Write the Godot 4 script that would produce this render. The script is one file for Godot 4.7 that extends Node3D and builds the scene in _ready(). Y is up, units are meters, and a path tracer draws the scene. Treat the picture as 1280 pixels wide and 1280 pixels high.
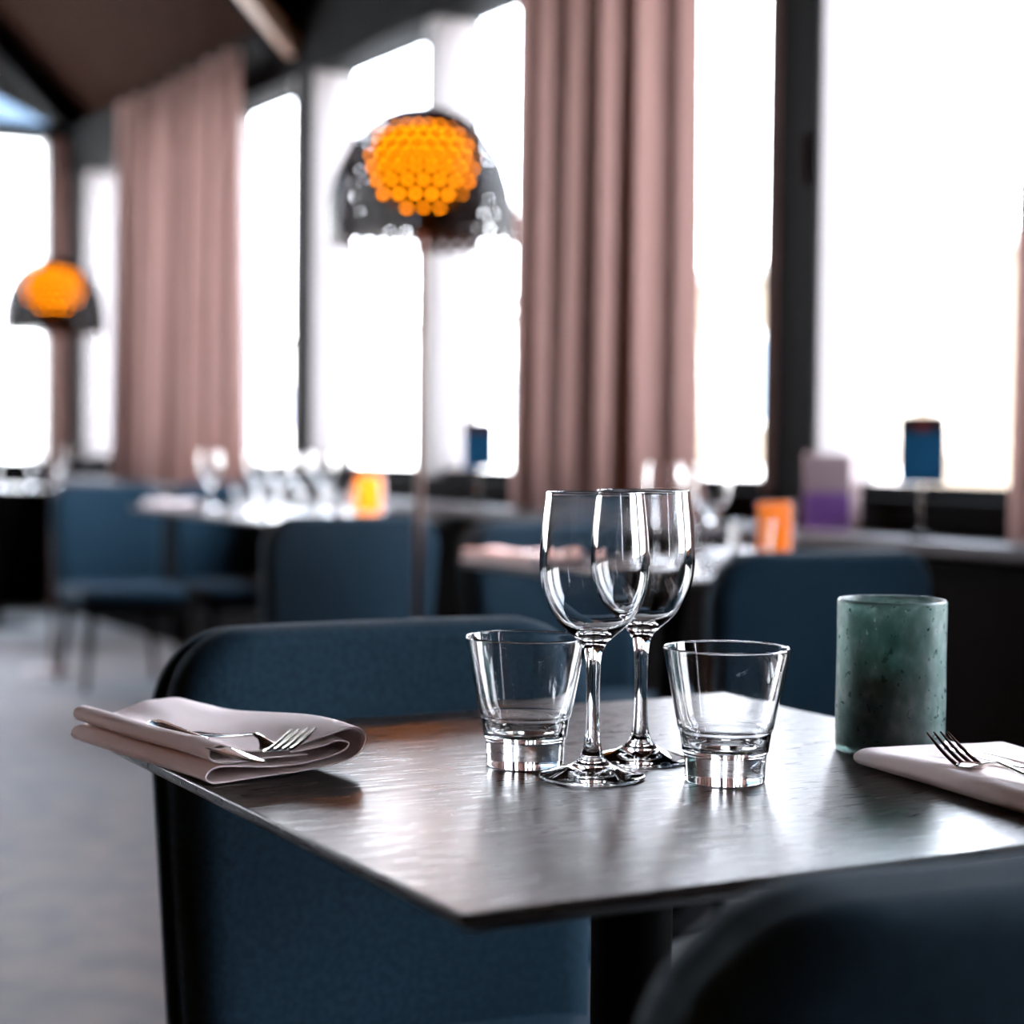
extends Node3D
# A restaurant table by tall curtained windows. World axes follow the room: +x points to the window wall, -z runs along it, y is up.

# ------------------------------------------------------------------ geometry
class Geo:
	var V := PackedVector3Array()
	var T := PackedInt32Array()
	var UV := PackedVector2Array()
	func vert(p: Vector3, uv := Vector2.ZERO) -> int:
		V.append(p)
		UV.append(uv)
		return V.size() - 1
	func tri(a: int, b: int, c: int) -> void:
		T.append(a)
		T.append(b)
		T.append(c)
	func quad(a: int, b: int, c: int, d: int) -> void:
		tri(a, b, c)
		tri(a, c, d)
	func orient(from_tri: int) -> void:
		# closed pieces: turn faces so that they run clockwise seen from outside
		var vol := 0.0
		for i in range(from_tri, T.size(), 3):
			vol += V[T[i]].dot(V[T[i + 1]].cross(V[T[i + 2]]))
		if vol > 0.0:
			for i in range(from_tri, T.size(), 3):
				var k := T[i + 1]
				T[i + 1] = T[i + 2]
				T[i + 2] = k
	func box(c: Vector3, s: Vector3, b := 0.0) -> Geo:
		var f := T.size()
		var h := s / 2.0
		if b <= 0.0:
			var id := []
			for x in [-1, 1]:
				for y in [-1, 1]:
					for z in [-1, 1]:
						id.append(vert(c + Vector3(x * h.x, y * h.y, z * h.z)))
			for q in [[0, 1, 3, 2], [4, 6, 7, 5], [0, 4, 5, 1], [2, 3, 7, 6], [0, 2, 6, 4], [1, 5, 7, 3]]:
				quad(id[q[0]], id[q[1]], id[q[2]], id[q[3]])
			orient(f)
			return self
		var vx := {}
		for x in [-1, 1]:
			for y in [-1, 1]:
				for z in [-1, 1]:
					var k := "%d%d%d" % [x, y, z]
					vx[k + "x"] = vert(c + Vector3(x * h.x, y * (h.y - b), z * (h.z - b)))
					vx[k + "y"] = vert(c + Vector3(x * (h.x - b), y * h.y, z * (h.z - b)))
					vx[k + "z"] = vert(c + Vector3(x * (h.x - b), y * (h.y - b), z * h.z))
		var g := func(x, y, z, a): return vx["%d%d%d" % [x, y, z] + a]
		var faces := []
		for e in [-1, 1]:
			faces.append([g.call(e, -1, -1, "x"), g.call(e, 1, -1, "x"), g.call(e, 1, 1, "x"), g.call(e, -1, 1, "x"), Vector3(e, 0, 0)])
			faces.append([g.call(-1, e, -1, "y"), g.call(1, e, -1, "y"), g.call(1, e, 1, "y"), g.call(-1, e, 1, "y"), Vector3(0, e, 0)])
			faces.append([g.call(-1, -1, e, "z"), g.call(1, -1, e, "z"), g.call(1, 1, e, "z"), g.call(-1, 1, e, "z"), Vector3(0, 0, e)])
			for e2 in [-1, 1]:
				faces.append([g.call(e, e2, -1, "x"), g.call(e, e2, 1, "x"), g.call(e, e2, 1, "y"), g.call(e, e2, -1, "y"), Vector3(e, e2, 0)])
				faces.append([g.call(e, -1, e2, "x"), g.call(e, 1, e2, "x"), g.call(e, 1, e2, "z"), g.call(e, -1, e2, "z"), Vector3(e, 0, e2)])
				faces.append([g.call(-1, e, e2, "y"), g.call(1, e, e2, "y"), g.call(1, e, e2, "z"), g.call(-1, e, e2, "z"), Vector3(0, e, e2)])
				for e3 in [-1, 1]:
					faces.append([g.call(e, e2, e3, "x"), g.call(e, e2, e3, "y"), g.call(e, e2, e3, "z"), -1, Vector3(e, e2, e3)])
		for q in faces:
			var n: Vector3 = (V[q[1]] - V[q[0]]).cross(V[q[2]] - V[q[0]])
			var cw: bool = n.dot(q[4]) < 0.0
			if q[3] < 0:
				if cw: tri(q[0], q[1], q[2])
				else: tri(q[0], q[2], q[1])
			elif cw: quad(q[0], q[1], q[2], q[3])
			else: quad(q[3], q[2], q[1], q[0])
		return self
	func rows(grid: Array, closed := true, cap := true) -> Geo:
		# grid of rings (each an Array of Vector3); rings closed round when closed; fan caps at both ends
		var f := T.size()
		var n: int = grid[0].size()
		var first := V.size()
		for r in grid.size():
			for i in n:
				vert(grid[r][i], Vector2(float(i) / maxf(1.0, n - (0 if closed else 1)), float(r) / maxf(1.0, grid.size() - 1)))
		for r in grid.size() - 1:
			for i in (n if closed else n - 1):
				var j := (i + 1) % n
				quad(first + r * n + i, first + r * n + j, first + (r + 1) * n + j, first + (r + 1) * n + i)
		if cap:
			for e in [0, grid.size() - 1]:
				var mid := Vector3.ZERO
				for p in grid[e]:
					mid += p
				var m := vert(mid / n)
				for i in n:
					var j := (i + 1) % n
					if e == 0: tri(m, first + j, first + i)
					else: tri(m, first + e * n + i, first + e * n + j)
		if closed and cap:
			orient(f)
		return self
	func lathe(profile: Array, seg := 48, at := Vector3.ZERO) -> Geo:
		# profile of Vector2(radius, height) from axis to axis
		var f := T.size()
		var prev := []
		for k in profile.size():
			var p: Vector2 = profile[k]
			var ring := []
			if p.x < 1e-5:
				ring = [vert(at + Vector3(0, p.y, 0), Vector2(0, float(k) / profile.size()))]
			else:
				for i in seg:
					var a := TAU * i / seg
					ring.append(vert(at + Vector3(cos(a) * p.x, p.y, sin(a) * p.x), Vector2(float(i) / seg, float(k) / profile.size())))
			if prev.size():
				for i in seg:
					var j := (i + 1) % seg
					if prev.size() == 1 and ring.size() > 1: tri(prev[0], ring[i], ring[j])
					elif ring.size() == 1 and prev.size() > 1: tri(prev[i], ring[0], prev[j])
					elif ring.size() > 1: quad(prev[i], ring[i], ring[j], prev[j])
			prev = ring
		orient(f)
		return self
	func tube(path: Array, r0: float, r1 := -1.0, seg := 12) -> Geo:
		var g := []
		for k in path.size():
			var d: Vector3 = (path[mini(k + 1, path.size() - 1)] - path[maxi(k - 1, 0)]).normalized()
			var s := d.cross(Vector3.UP if absf(d.y) < 0.9 else Vector3.RIGHT).normalized()
			var u := s.cross(d)
			var r := lerpf(r0, r0 if r1 < 0 else r1, float(k) / (path.size() - 1))
			var ring := []
			for i in seg:
				var a := TAU * i / seg
				ring.append(path[k] + (s * cos(a) + u * sin(a)) * r)
			g.append(ring)
		return rows(g)
	func loft(sections: Array, seg := 12, power := 1.0) -> Geo:
		# sections: [centre, half width along local z, half height along local y] lofted along x
		var g := []
		for s in sections:
			var ring := []
			for i in seg:
				var a := TAU * i / seg
				var c := cos(a)
				var d := sin(a)
				ring.append(s[0] + Vector3(0, signf(d) * pow(absf(d), power) * s[2], signf(c) * pow(absf(c), power) * s[1]))
			g.append(ring)
		return rows(g)
	func mesh(crease := 40.0) -> ArrayMesh:
		var nt := T.size() / 3
		var fn := PackedVector3Array()
		fn.resize(nt)
		# weld by position for normals
		var key := {}
		var wid := PackedInt32Array()
		wid.resize(V.size())
		for i in V.size():
			var k := Vector3i((V[i] * 100000.0).round())
			if not key.has(k):
				key[k] = key.size()
			wid[i] = key[k]
		var around := []
		around.resize(key.size())
		for i in nt:
			var n := (V[T[i * 3 + 2]] - V[T[i * 3]]).cross(V[T[i * 3 + 1]] - V[T[i * 3]])
			fn[i] = n
			for c in 3:
				var w := wid[T[i * 3 + c]]
				if around[w] == null:
					around[w] = PackedInt32Array()
				around[w].append(i)
		var lim := cos(deg_to_rad(crease))
		var pv := PackedVector3Array()
		var pn := PackedVector3Array()
		var pu := PackedVector2Array()
		pv.resize(nt * 3)
		pn.resize(nt * 3)
		pu.resize(nt * 3)
		for i in nt:
			var own := fn[i].normalized()
			for c in 3:
				var id := T[i * 3 + c]
				var s := Vector3.ZERO
				for o in around[wid[id]]:
					if fn[o].normalized().dot(own) >= lim:
						s += fn[o]
				pv[i * 3 + c] = V[id]
				pn[i * 3 + c] = s.normalized() if s.length() > 1e-14 else own
				pu[i * 3 + c] = UV[id]
		var arr := []
		arr.resize(Mesh.ARRAY_MAX)
		arr[Mesh.ARRAY_VERTEX] = pv
		arr[Mesh.ARRAY_NORMAL] = pn
		arr[Mesh.ARRAY_TEX_UV] = pu
		var m := ArrayMesh.new()
		m.add_surface_from_arrays(Mesh.PRIMITIVE_TRIANGLES, arr)
		return m

func smooth(pts: Array, sub := 4) -> Array:
	# Catmull-Rom through 2D points
	var out := []
	for i in pts.size() - 1:
		var a: Vector2 = pts[maxi(i - 1, 0)]
		var b: Vector2 = pts[i]
		var c: Vector2 = pts[i + 1]
		var d: Vector2 = pts[mini(i + 2, pts.size() - 1)]
		for k in sub:
			var q := b.cubic_interpolate(c, a, d, float(k) / sub)
			q.x = maxf(q.x, 0.0)
			out.append(q)
	out.append(pts[-1])
	return out

# ------------------------------------------------------------------ objects
var taken := {}
var M := {}

func numbered(called: String) -> String:
	taken[called] = taken.get(called, -1) + 1
	return called if taken[called] == 0 else "%s_%03d" % [called, taken[called]]

func tag(o: Node3D, label: String, category: String, group := "") -> Node3D:
	o.set_meta("label", label)
	o.set_meta("category", category)
	if group:
		o.set_meta("group", group)
	return o

func thing(called: String, label: String, category: String, at := Vector3.ZERO, turn := 0.0, group := "") -> Node3D:
	var o := Node3D.new()
	o.name = numbered(called)
	add_child(o)
	o.position = at
	o.rotation.y = turn
	return tag(o, label, category, group)

func part(called: String, m: Mesh, mat: Material, parent: Node) -> MeshInstance3D:
	var o := MeshInstance3D.new()
	o.name = called
	o.mesh = m
	o.material_override = null
	o.set_surface_override_material(0, mat)
	o.cast_shadow = GeometryInstance3D.SHADOW_CASTING_SETTING_ON
	parent.add_child(o, true)
	return o

func single(called: String, m: Mesh, mat: Material, label: String, category: String, at := Vector3.ZERO, turn := 0.0, group := "") -> MeshInstance3D:
	var o := part(numbered(called), m, mat, self)
	o.position = at
	o.rotation.y = turn
	tag(o, label, category, group)
	return o

func struct(called: String, m: Mesh, mat: Material) -> MeshInstance3D:
	var o := part(called, m, mat, self)
	o.set_meta("kind", "structure")
	return o

func frame_node(called: String) -> Node3D:
	var o := Node3D.new()
	o.name = called
	add_child(o)
	o.set_meta("kind", "structure")
	return o

func again(o: Node3D, called: String, label: String, at: Vector3, turn := 0.0, group := "") -> Node3D:
	var c: Node3D = o.duplicate()
	c.name = numbered(called)
	add_child(c)
	c.position = at
	c.rotation = Vector3(0, turn, 0)
	c.set_meta("label", label)
	if group:
		c.set_meta("group", group)
	return c

# ------------------------------------------------------------------ materials
func noise_tex(freq: float, ramp: Array, seed_: int, size := 512, stretch := Vector3.ONE, octaves := 4, normal := false, bump := 4.0) -> NoiseTexture2D:
	var n := FastNoiseLite.new()
	n.seed = seed_
	n.noise_type = FastNoiseLite.TYPE_SIMPLEX_SMOOTH
	n.frequency = freq
	n.fractal_octaves = octaves
	var t := NoiseTexture2D.new()
	t.width = size
	t.height = size
	t.seamless = true
	t.noise = n
	if normal:
		t.as_normal_map = true
		t.bump_strength = bump
	elif ramp.size():
		var g := Gradient.new()
		g.offsets = PackedFloat32Array(ramp.map(func(r): return r[0]))
		g.colors = PackedColorArray(ramp.map(func(r): return r[1]))
		t.color_ramp = g
	return t

func mat(c: Color, rough := 0.6, metal := 0.0, spec := 0.5) -> StandardMaterial3D:
	var m := StandardMaterial3D.new()
	m.albedo_color = c
	m.roughness = rough
	m.metallic = metal
	m.metallic_specular = spec
	return m

func tri(m: StandardMaterial3D, scale: Vector3, world := true) -> StandardMaterial3D:
	m.uv1_triplanar = true
	m.uv1_world_triplanar = world
	m.uv1_scale = scale
	return m

func make_materials() -> void:
	var g := mat(Color(1, 1, 1, 0), 0.0)
	g.transparency = BaseMaterial3D.TRANSPARENCY_ALPHA
	g.refraction_enabled = true
	g.refraction_scale = 0.05
	M.glass = g
	var p := mat(Color(0.95, 0.97, 1, 0.02), 0.02)
	p.transparency = BaseMaterial3D.TRANSPARENCY_ALPHA
	M.pane = p
	# table: near-black stained wood with a fine satin grain
	var t := mat(Color(1, 1, 1), 0.30, 0.0, 0.3)
	t.albedo_texture = noise_tex(0.02, [[0.25, Color(0.075, 0.058, 0.05)], [0.75, Color(0.155, 0.12, 0.102)]], 3, 1024)
	tri(t, Vector3(1.0, 6.0, 6.0))
	t.roughness = 1.0
	t.roughness_texture = noise_tex(0.03, [[0.2, Color(0.26, 0.26, 0.26)], [0.8, Color(0.36, 0.36, 0.36)]], 9, 512)
	t.heightmap_enabled = true
	t.heightmap_scale = 0.02
	t.heightmap_texture = noise_tex(0.045, [], 5, 1024, Vector3.ONE, 3)
	M.table = t
	M.black = mat(Color(0.022, 0.021, 0.021), 0.7, 0.0, 0.06)
	M.black_metal = mat(Color(0.04, 0.04, 0.042), 0.5, 0.0, 0.1)
	# chair upholstery
	var b := mat(Color(1, 1, 1), 0.8, 0.0, 0.2)
	b.albedo_texture = noise_tex(0.035, [[0.2, Color(0.07, 0.138, 0.182)], [0.8, Color(0.105, 0.185, 0.235)]], 21, 512)
	b.heightmap_enabled = true
	b.heightmap_scale = 0.12
	b.heightmap_texture = noise_tex(0.25, [], 22, 512, Vector3.ONE, 2)
	tri(b, Vector3(5, 5, 5), false)
	M.blue = b
	# linen
	var l := mat(Color(0.97, 0.905, 0.895), 0.9, 0.0, 0.25)
	l.heightmap_enabled = true
	l.heightmap_scale = 0.03
	l.heightmap_texture = noise_tex(0.3, [], 31, 512, Vector3.ONE, 2)
	tri(l, Vector3(9, 9, 9), false)
	l.backlight_enabled = true
	l.backlight = Color(0.25, 0.22, 0.22)
	M.linen = l
	var s := mat(Color(0.86, 0.85, 0.83), 0.12, 1.0)
	M.steel = s
	# floor
	var f := mat(Color(1, 1, 1), 0.6, 0.0, 0.3)
	f.albedo_texture = noise_tex(0.012, [[0.2, Color(0.31, 0.325, 0.34)], [0.5, Color(0.355, 0.355, 0.355)], [0.8, Color(0.39, 0.375, 0.365)]], 41, 1024, Vector3.ONE, 6)
	tri(f, Vector3(0.45, 0.45, 0.45))
	M.floor = f
	# brown wooden ceiling
	var w := mat(Color(1, 1, 1), 0.85, 0.0, 0.05)
	w.albedo_texture = noise_tex(0.02, [[0.2, Color(0.10, 0.06, 0.045)], [0.8, Color(0.16, 0.10, 0.075)]], 51, 512)
	tri(w, Vector3(3.0, 3.0, 0.3))
	M.wood = w
	var w2 := mat(Color(1, 1, 1), 0.5)
	w2.albedo_texture = noise_tex(0.02, [[0.2, Color(0.50, 0.37, 0.28)], [0.8, Color(0.62, 0.48, 0.38)]], 52, 512)
	tri(w2, Vector3(3.0, 3.0, 3.0))
	M.pale_wood = w2
	M.frame = mat(Color(0.385, 0.36, 0.355), 0.45, 0.0, 0.3)
	M.wall = mat(Color(0.16, 0.115, 0.09), 0.8, 0.0, 0.2)
	M.panel = mat(Color(0.035, 0.032, 0.032), 0.7, 0.0, 0.08)
	M.ledge = mat(Color(0.22, 0.20, 0.21), 0.5, 0.0, 0.3)
	# curtain cloth
	var c := mat(Color(0.43, 0.34, 0.32), 0.95, 0.0, 0.05)
	c.backlight_enabled = true
	c.backlight = Color(0.34, 0.26, 0.24)
	M.curtain = c
	# lamp
	var amber := mat(Color(1.0, 0.55, 0.12), 0.5)
	amber.emission_enabled = true
	amber.emission = Color(1.0, 0.54, 0.025)
	amber.emission_energy_multiplier = 7.5
	M.amber = amber
	var smoke := mat(Color(0.03, 0.018, 0.014, 0.85), 0.2, 0.0, 0.12)
	smoke.transparency = BaseMaterial3D.TRANSPARENCY_ALPHA
	M.smoke = smoke
	M.handle = mat(Color(0.13, 0.10, 0.095), 0.6, 0.0, 0.1)
	M.bronze = mat(Color(0.30, 0.19, 0.15), 0.35, 0.4)
	# votive: frosted sea-green glass with a chalky, streaked surface
	var v := mat(Color(1, 1, 1, 0.10), 0.5)
	v.transparency = BaseMaterial3D.TRANSPARENCY_ALPHA
	v.refraction_enabled = true
	v.refraction_scale = 0.045
	v.albedo_texture = noise_tex(0.018, [[0.25, Color(0.34, 0.47, 0.45)], [0.6, Color(0.44, 0.57, 0.55)], [0.85, Color(0.60, 0.67, 0.66)]], 61, 512)
	v.roughness = 1.0
	v.roughness_texture = noise_tex(0.03, [[0.2, Color(0.26, 0.26, 0.26)], [0.8, Color(0.45, 0.45, 0.45)]], 62, 512)
	v.uv1_scale = Vector3(2, 3, 1)
	M.votive = v
	M.wax = mat(Color(0.05, 0.06, 0.06), 0.7, 0.0, 0.2)
	M.orange = mat(Color(0.97, 0.62, 0.03), 0.6, 0.0, 0.2)
	M.orange.backlight_enabled = true
	M.orange.backlight = Color(0.97, 0.6, 0.02)
	M.purple = mat(Color(0.30, 0.16, 0.38), 0.5)
	M.taupe = mat(Color(0.42, 0.35, 0.36), 0.5)
	M.sign = mat(Color(0.12, 0.34, 0.49), 0.5, 0.0, 0.2)
	M.navy = mat(Color(0.05, 0.07, 0.12), 0.5)
	M.red = mat(Color(0.42, 0.10, 0.07), 0.5)
	var acr := mat(Color(0.95, 0.85, 0.84, 0.25), 0.1)
	acr.transparency = BaseMaterial3D.TRANSPARENCY_ALPHA
	M.acrylic = acr
	# outdoors
	var gr := mat(Color(1, 1, 1), 0.9)
	gr.albedo_texture = noise_tex(0.02, [[0.2, Color(0.86, 0.85, 0.83)], [0.8, Color(0.93, 0.92, 0.90)]], 71, 512)
	tri(gr, Vector3(0.1, 0.1, 0.1))
	M.ground = gr
	M.cream = mat(Color(0.37, 0.325, 0.27), 0.85)
	M.white_wall = mat(Color(0.93, 0.92, 0.90), 0.85)
	M.roof = mat(Color(0.55, 0.52, 0.50), 0.8)
	M.slate = mat(Color(0.19, 0.235, 0.28), 0.8, 0.0, 0.2)
	M.far_glass = mat(Color(0.35, 0.42, 0.50), 0.15)

# ------------------------------------------------------------------ furniture
func pillow(outline: Array, depth: float, bulge: float, back: float, bend: float, lean: float, side := 0.03, edge := 0.025) -> Geo:
	# a padded panel in the x-y plane: outline of Vector2, rounded towards +z by depth and bulge; back is its flat side's z
	var n := outline.size()
	var mid := Vector2.ZERO
	for p in outline:
		mid += p
	mid /= n
	var shape := func(p: Vector2, z: float) -> Vector3:
		return Vector3(p.x, p.y, z + bend * p.x * p.x + lean * (p.y - 0.45))
	var g := []
	var half := Vector2.ZERO
	for p in outline:
		half = half.max((p - mid).abs())
	var in_ := func(p: Vector2, e: float) -> Vector2:
		var q := p - mid
		return mid + Vector2(q.x * (1.0 - e * side / half.x), q.y * (1.0 - e * edge / half.y))
	for s in [[0.08, 0.0], [0.02, 0.06], [0.0, 0.18], [0.0, 0.30], [0.02, 0.42], [0.06, 0.53], [0.13, 0.64], [0.24, 0.75], [0.38, 0.85], [0.56, 0.93], [0.78, 0.98], [1.0, 1.0]]:
		var ring := []
		for p in outline:
			ring.append(shape.call(in_.call(p, s[0]), back + depth * s[1]))
		g.append(ring)
	for k in [0.7, 0.4, 0.15]:
		var ring := []
		for p in outline:
			ring.append(shape.call(mid + (in_.call(p, 1.0) - mid) * k, back + depth + bulge * (1.0 - k * k)))
		g.append(ring)
	var geo := Geo.new()
	# back side inwards first
	var b := []
	for k in [0.12, 0.4, 0.7]:
		var ring := []
		for p in outline:
			ring.append(shape.call(mid + (p - mid) * k, back))
		b.append(ring)
	geo.rows(b + g)
	return geo

func back_outline(top: float, bottom: float, w_top: float, w_bottom: float, r: float, grow := 0.0) -> Array:
	var o := []
	var wt := w_top + grow
	var wb := w_bottom + grow
	var tp := top + grow
	var bt := bottom - grow
	var corner := func(cx: float, cy: float, rad: float, a0: float, a1: float, n: int):
		for i in n + 1:
			var a := lerpf(a0, a1, float(i) / n)
			o.append(Vector2(cx + cos(a) * rad, cy + sin(a) * rad))
	corner.call(wt - r, tp - r, r, 0.0, PI / 2, 10)
	for i in range(1, 6):
		o.append(Vector2(lerpf(wt - r, -(wt - r), i / 6.0), tp))
	corner.call(-(wt - r), tp - r, r, PI / 2, PI, 10)
	for i in range(1, 5):
		o.append(Vector2(lerpf(-wt, -wb, i / 5.0), lerpf(tp - r, bt + 0.04, i / 5.0)))
	corner.call(-(wb - 0.04), bt + 0.04, 0.04, PI, PI * 1.5, 5)
	for i in range(1, 5):
		o.append(Vector2(lerpf(-(wb - 0.04), wb - 0.04, i / 5.0), bt))
	corner.call(wb - 0.04, bt + 0.04, 0.04, PI * 1.5, TAU, 5)
	for i in range(1, 5):
		o.append(Vector2(lerpf(wb, wt, i / 5.0), lerpf(bt + 0.04, tp - r, i / 5.0)))
	return o

var chair_meshes := {}
func make_chair_meshes() -> void:
	# a chair faces +z; its back stands at z = -0.21
	var inner := pillow(back_outline(0.812, 0.36, 0.231, 0.218, 0.083), 0.050, 0.004, 0.0, 0.45, -0.08, 0.05, 0.022)
	var outer := pillow(back_outline(0.811, 0.34, 0.238, 0.224, 0.085), -0.034, -0.004, 0.0, 0.45, -0.08)
	chair_meshes.back_pad = inner.mesh(60)
	chair_meshes.back_shell = outer.mesh(60)
	var seat := Geo.new()
	var g := []
	for s in [[0.03, 0.0], [0.008, 0.006], [0.0, 0.022], [0.0, 0.048], [0.006, 0.064], [0.018, 0.072], [0.05, 0.077], [0.12, 0.079]]:
		var ring := []
		for i in 48:
			var a := TAU * i / 48
			var c := cos(a)
			var d := sin(a)
			ring.append(Vector3(signf(c) * pow(absf(c), 0.42) * (0.225 - s[0]), 0.336 + s[1], 0.01 + signf(d) * pow(absf(d), 0.42) * (0.225 - s[0])))
		g.append(ring)
	chair_meshes.seat = seat.rows(g).mesh(50)
	chair_meshes.seat_frame = Geo.new().box(Vector3(0, 0.318, 0.0), Vector3(0.36, 0.035, 0.36), 0.006).mesh()
	chair_meshes.legs = []
	for x in [-1, 1]:
		for z in [-1, 1]:
			chair_meshes.legs.append(Geo.new().tube([Vector3(x * 0.205, 0.0, z * 0.20), Vector3(x * 0.165, 0.326, z * 0.155)], 0.011, 0.018, 12).mesh())

func make_chair(label: String, at: Vector3, turn: float) -> Node3D:
	var t := thing("dining_chair", label, "chair", at, turn, "upholstered dining chairs")
	var pad := part("backrest", chair_meshes.back_pad, M.blue, t)
	pad.position.z = -0.21
	var shell := part("back_shell", chair_meshes.back_shell, M.blue, t)
	shell.position.z = -0.21
	part("seat", chair_meshes.seat, M.blue, t)
	part("seat_frame", chair_meshes.seat_frame, M.black, t)
	for l in chair_meshes.legs:
		part("leg", l, M.black, t)
	return t

func make_table(label: String, x0: float, x1: float, z0: float, z1: float) -> Node3D:
	var c := Vector3((x0 + x1) / 2, 0, (z0 + z1) / 2)
	var w := x1 - x0
	var d := z1 - z0
	var t := thing("dining_table", label, "table", c, 0.0, "dining tables")
	# satin board, and the black edge of the board with an undercut below
	var ring_at := func(inset: float, y: float) -> Array:
		var ring := []
		var r := 0.003
		for q in [[1, 1], [-1, 1], [-1, -1], [1, -1]]:
			for i in 5:
				var a: float = atan2(q[1], q[0]) + (i - 2) * PI / 8
				ring.append(Vector3(q[0] * (w / 2 - inset - r) + cos(a) * r, y, q[1] * (d / 2 - inset - r) + sin(a) * r))
		return ring
	part("tabletop", Geo.new().rows([ring_at.call(0.0012, 0.7388), ring_at.call(0.0012, 0.7398), ring_at.call(0.0016, 0.74)]).mesh(25), M.table, t)
	var eg := []
	for e in [[0.016, 0.7260], [0.011, 0.7262], [0.0005, 0.7335], [0.0, 0.7340], [0.0, 0.7388], [0.0003, 0.7394], [0.0012, 0.7394]]:
		eg.append(ring_at.call(e[0], e[1]))
	part("board_edge", Geo.new().rows(eg).mesh(25), M.table, t)
	part("mounting_plate", Geo.new().box(Vector3(0, 0.7195, 0), Vector3(minf(w, d) * 0.55, 0.013, minf(w, d) * 0.55), 0.003).mesh(), M.black_metal, t)
	part("pedestal", Geo.new().lathe([Vector2(0, 0.018), Vector2(0.0315, 0.018), Vector2(0.0315, 0.714), Vector2(0, 0.714)], 32).mesh(), M.black_metal, t)
	part("base_plate", Geo.new().box(Vector3(0, 0.0095, 0), Vector3(0.32, 0.019, 0.32), 0.005).mesh(), M.black_metal, t)
	return t

# ------------------------------------------------------------------ lamp
func make_lamp(label: String, at: Vector3) -> Node3D:
	var t := thing("floor_lamp", label, "floor lamp", at, 0.0, "amber floor lamps by the windows")
	part("base", Geo.new().lathe(smooth([Vector2(0, 0), Vector2(0.118, 0), Vector2(0.125, 0.004), Vector2(0.124, 0.010), Vector2(0.10, 0.016), Vector2(0.03, 0.022), Vector2(0.014, 0.034), Vector2(0.011, 0.06), Vector2(0, 0.06)], 3), 40).mesh(30), M.bronze, t)
	part("pole", Geo.new().lathe([Vector2(0, 0.05), Vector2(0.0105, 0.05), Vector2(0.0105, 1.53), Vector2(0, 1.53)], 16).mesh(), M.bronze, t)
	# glowing diffuser
	part("lamp_diffuser", Geo.new().lathe(smooth([Vector2(0, 1.530), Vector2(0.04, 1.531), Vector2(0.075, 1.545), Vector2(0.105, 1.580), Vector2(0.122, 1.630), Vector2(0.118, 1.675), Vector2(0.095, 1.705), Vector2(0.05, 1.722), Vector2(0, 1.725)], 5), 40).mesh(60), M.amber, t)
	# perforated dome: solid cap, then a net of rings pressed together
	var prof := func(k: float) -> Vector3:
		# k 0 at the top, 1 at the rim: radius, height, slope angle
		var a := k * 1.62
		var r := 0.213 * pow(sin(minf(a, PI / 2)), 0.92)
		var c0 := cos(PI / 2 * 0.86)
		var y := 1.478 + 0.285 * (cos(minf(a, PI / 2) * 0.86) - c0) / (1.0 - c0) - maxf(0.0, a - PI / 2) * 0.3
		return Vector3(r, y, 0)
	var cap := []
	for i in 9:
		var p: Vector3 = prof.call(i / 8.0 * 0.27)
		cap.append(Vector2(p.x, p.y))
	for i in range(8, -1, -1):
		var p: Vector3 = prof.call(i / 8.0 * 0.27)
		cap.append(Vector2(maxf(p.x - 0.001, 0.0), p.y - 0.003))
	cap[0].x = 0.0
	cap[-1].x = 0.0
	part("shade_cap", Geo.new().lathe(cap, 48).mesh(50), M.smoke, t)
	var net := Geo.new()
	var rows_n := 11
	for r in rows_n:
		var k := lerpf(0.285, 0.985, float(r) / (rows_n - 1))
		var c: Vector3 = prof.call(k)
		var c2: Vector3 = prof.call(k + 0.01)
		var down := Vector3(c2.x - c.x, c2.y - c.y, 0).normalized()
		var n := 36
		var ro := maxf(TAU * c.x / n * 0.60, 0.0115)
		var ri := ro * lerpf(0.34, 0.24, float(r) / (rows_n - 1))
		for i in n:
			var a := TAU * (i + 0.5 * (r % 2)) / n
			var rad := Vector3(cos(a), 0, sin(a))
			var tang := Vector3(-sin(a), 0, cos(a))
			var dn := rad * down.x + Vector3.UP * down.y
			var nor := dn.cross(tang).normalized()
			if nor.dot(rad + Vector3.UP * 0.3) < 0: nor = -nor
			var ctr := rad * c.x + Vector3.UP * c.y + nor * (0.0006 * ((i + r) % 3))
			var f := net.T.size()
			var base := net.V.size()
			for j in 14:
				var b := TAU * j / 14
				var dir := tang * cos(b) + dn * sin(b) * 1.04
				net.vert(ctr + dir * ro)
				net.vert(ctr + dir * (ro + ri) * 0.5 + nor * 0.0016)
				net.vert(ctr + dir * ri)
				net.vert(ctr + dir * (ro + ri) * 0.5 - nor * 0.0012)
			for j in 14:
				var j2 := (j + 1) % 14
				for q in 4:
					var q2 := (q + 1) % 4
					net.quad(base + j * 4 + q, base + j2 * 4 + q, base + j2 * 4 + q2, base + j * 4 + q2)
	part("perforated_shade", net.mesh(50), M.smoke, t)
	var l := OmniLight3D.new()
	l.name = "bulb"
	l.position = Vector3(0, 1.63, 0)
	l.light_color = Color(1.0, 0.56, 0.22)
	l.light_energy = 0.6
	l.light_size = 0.06
	l.omni_range = 14.0
	l.omni_attenuation = 2.0
	l.shadow_enabled = true
	t.add_child(l, true)
	return t

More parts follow.
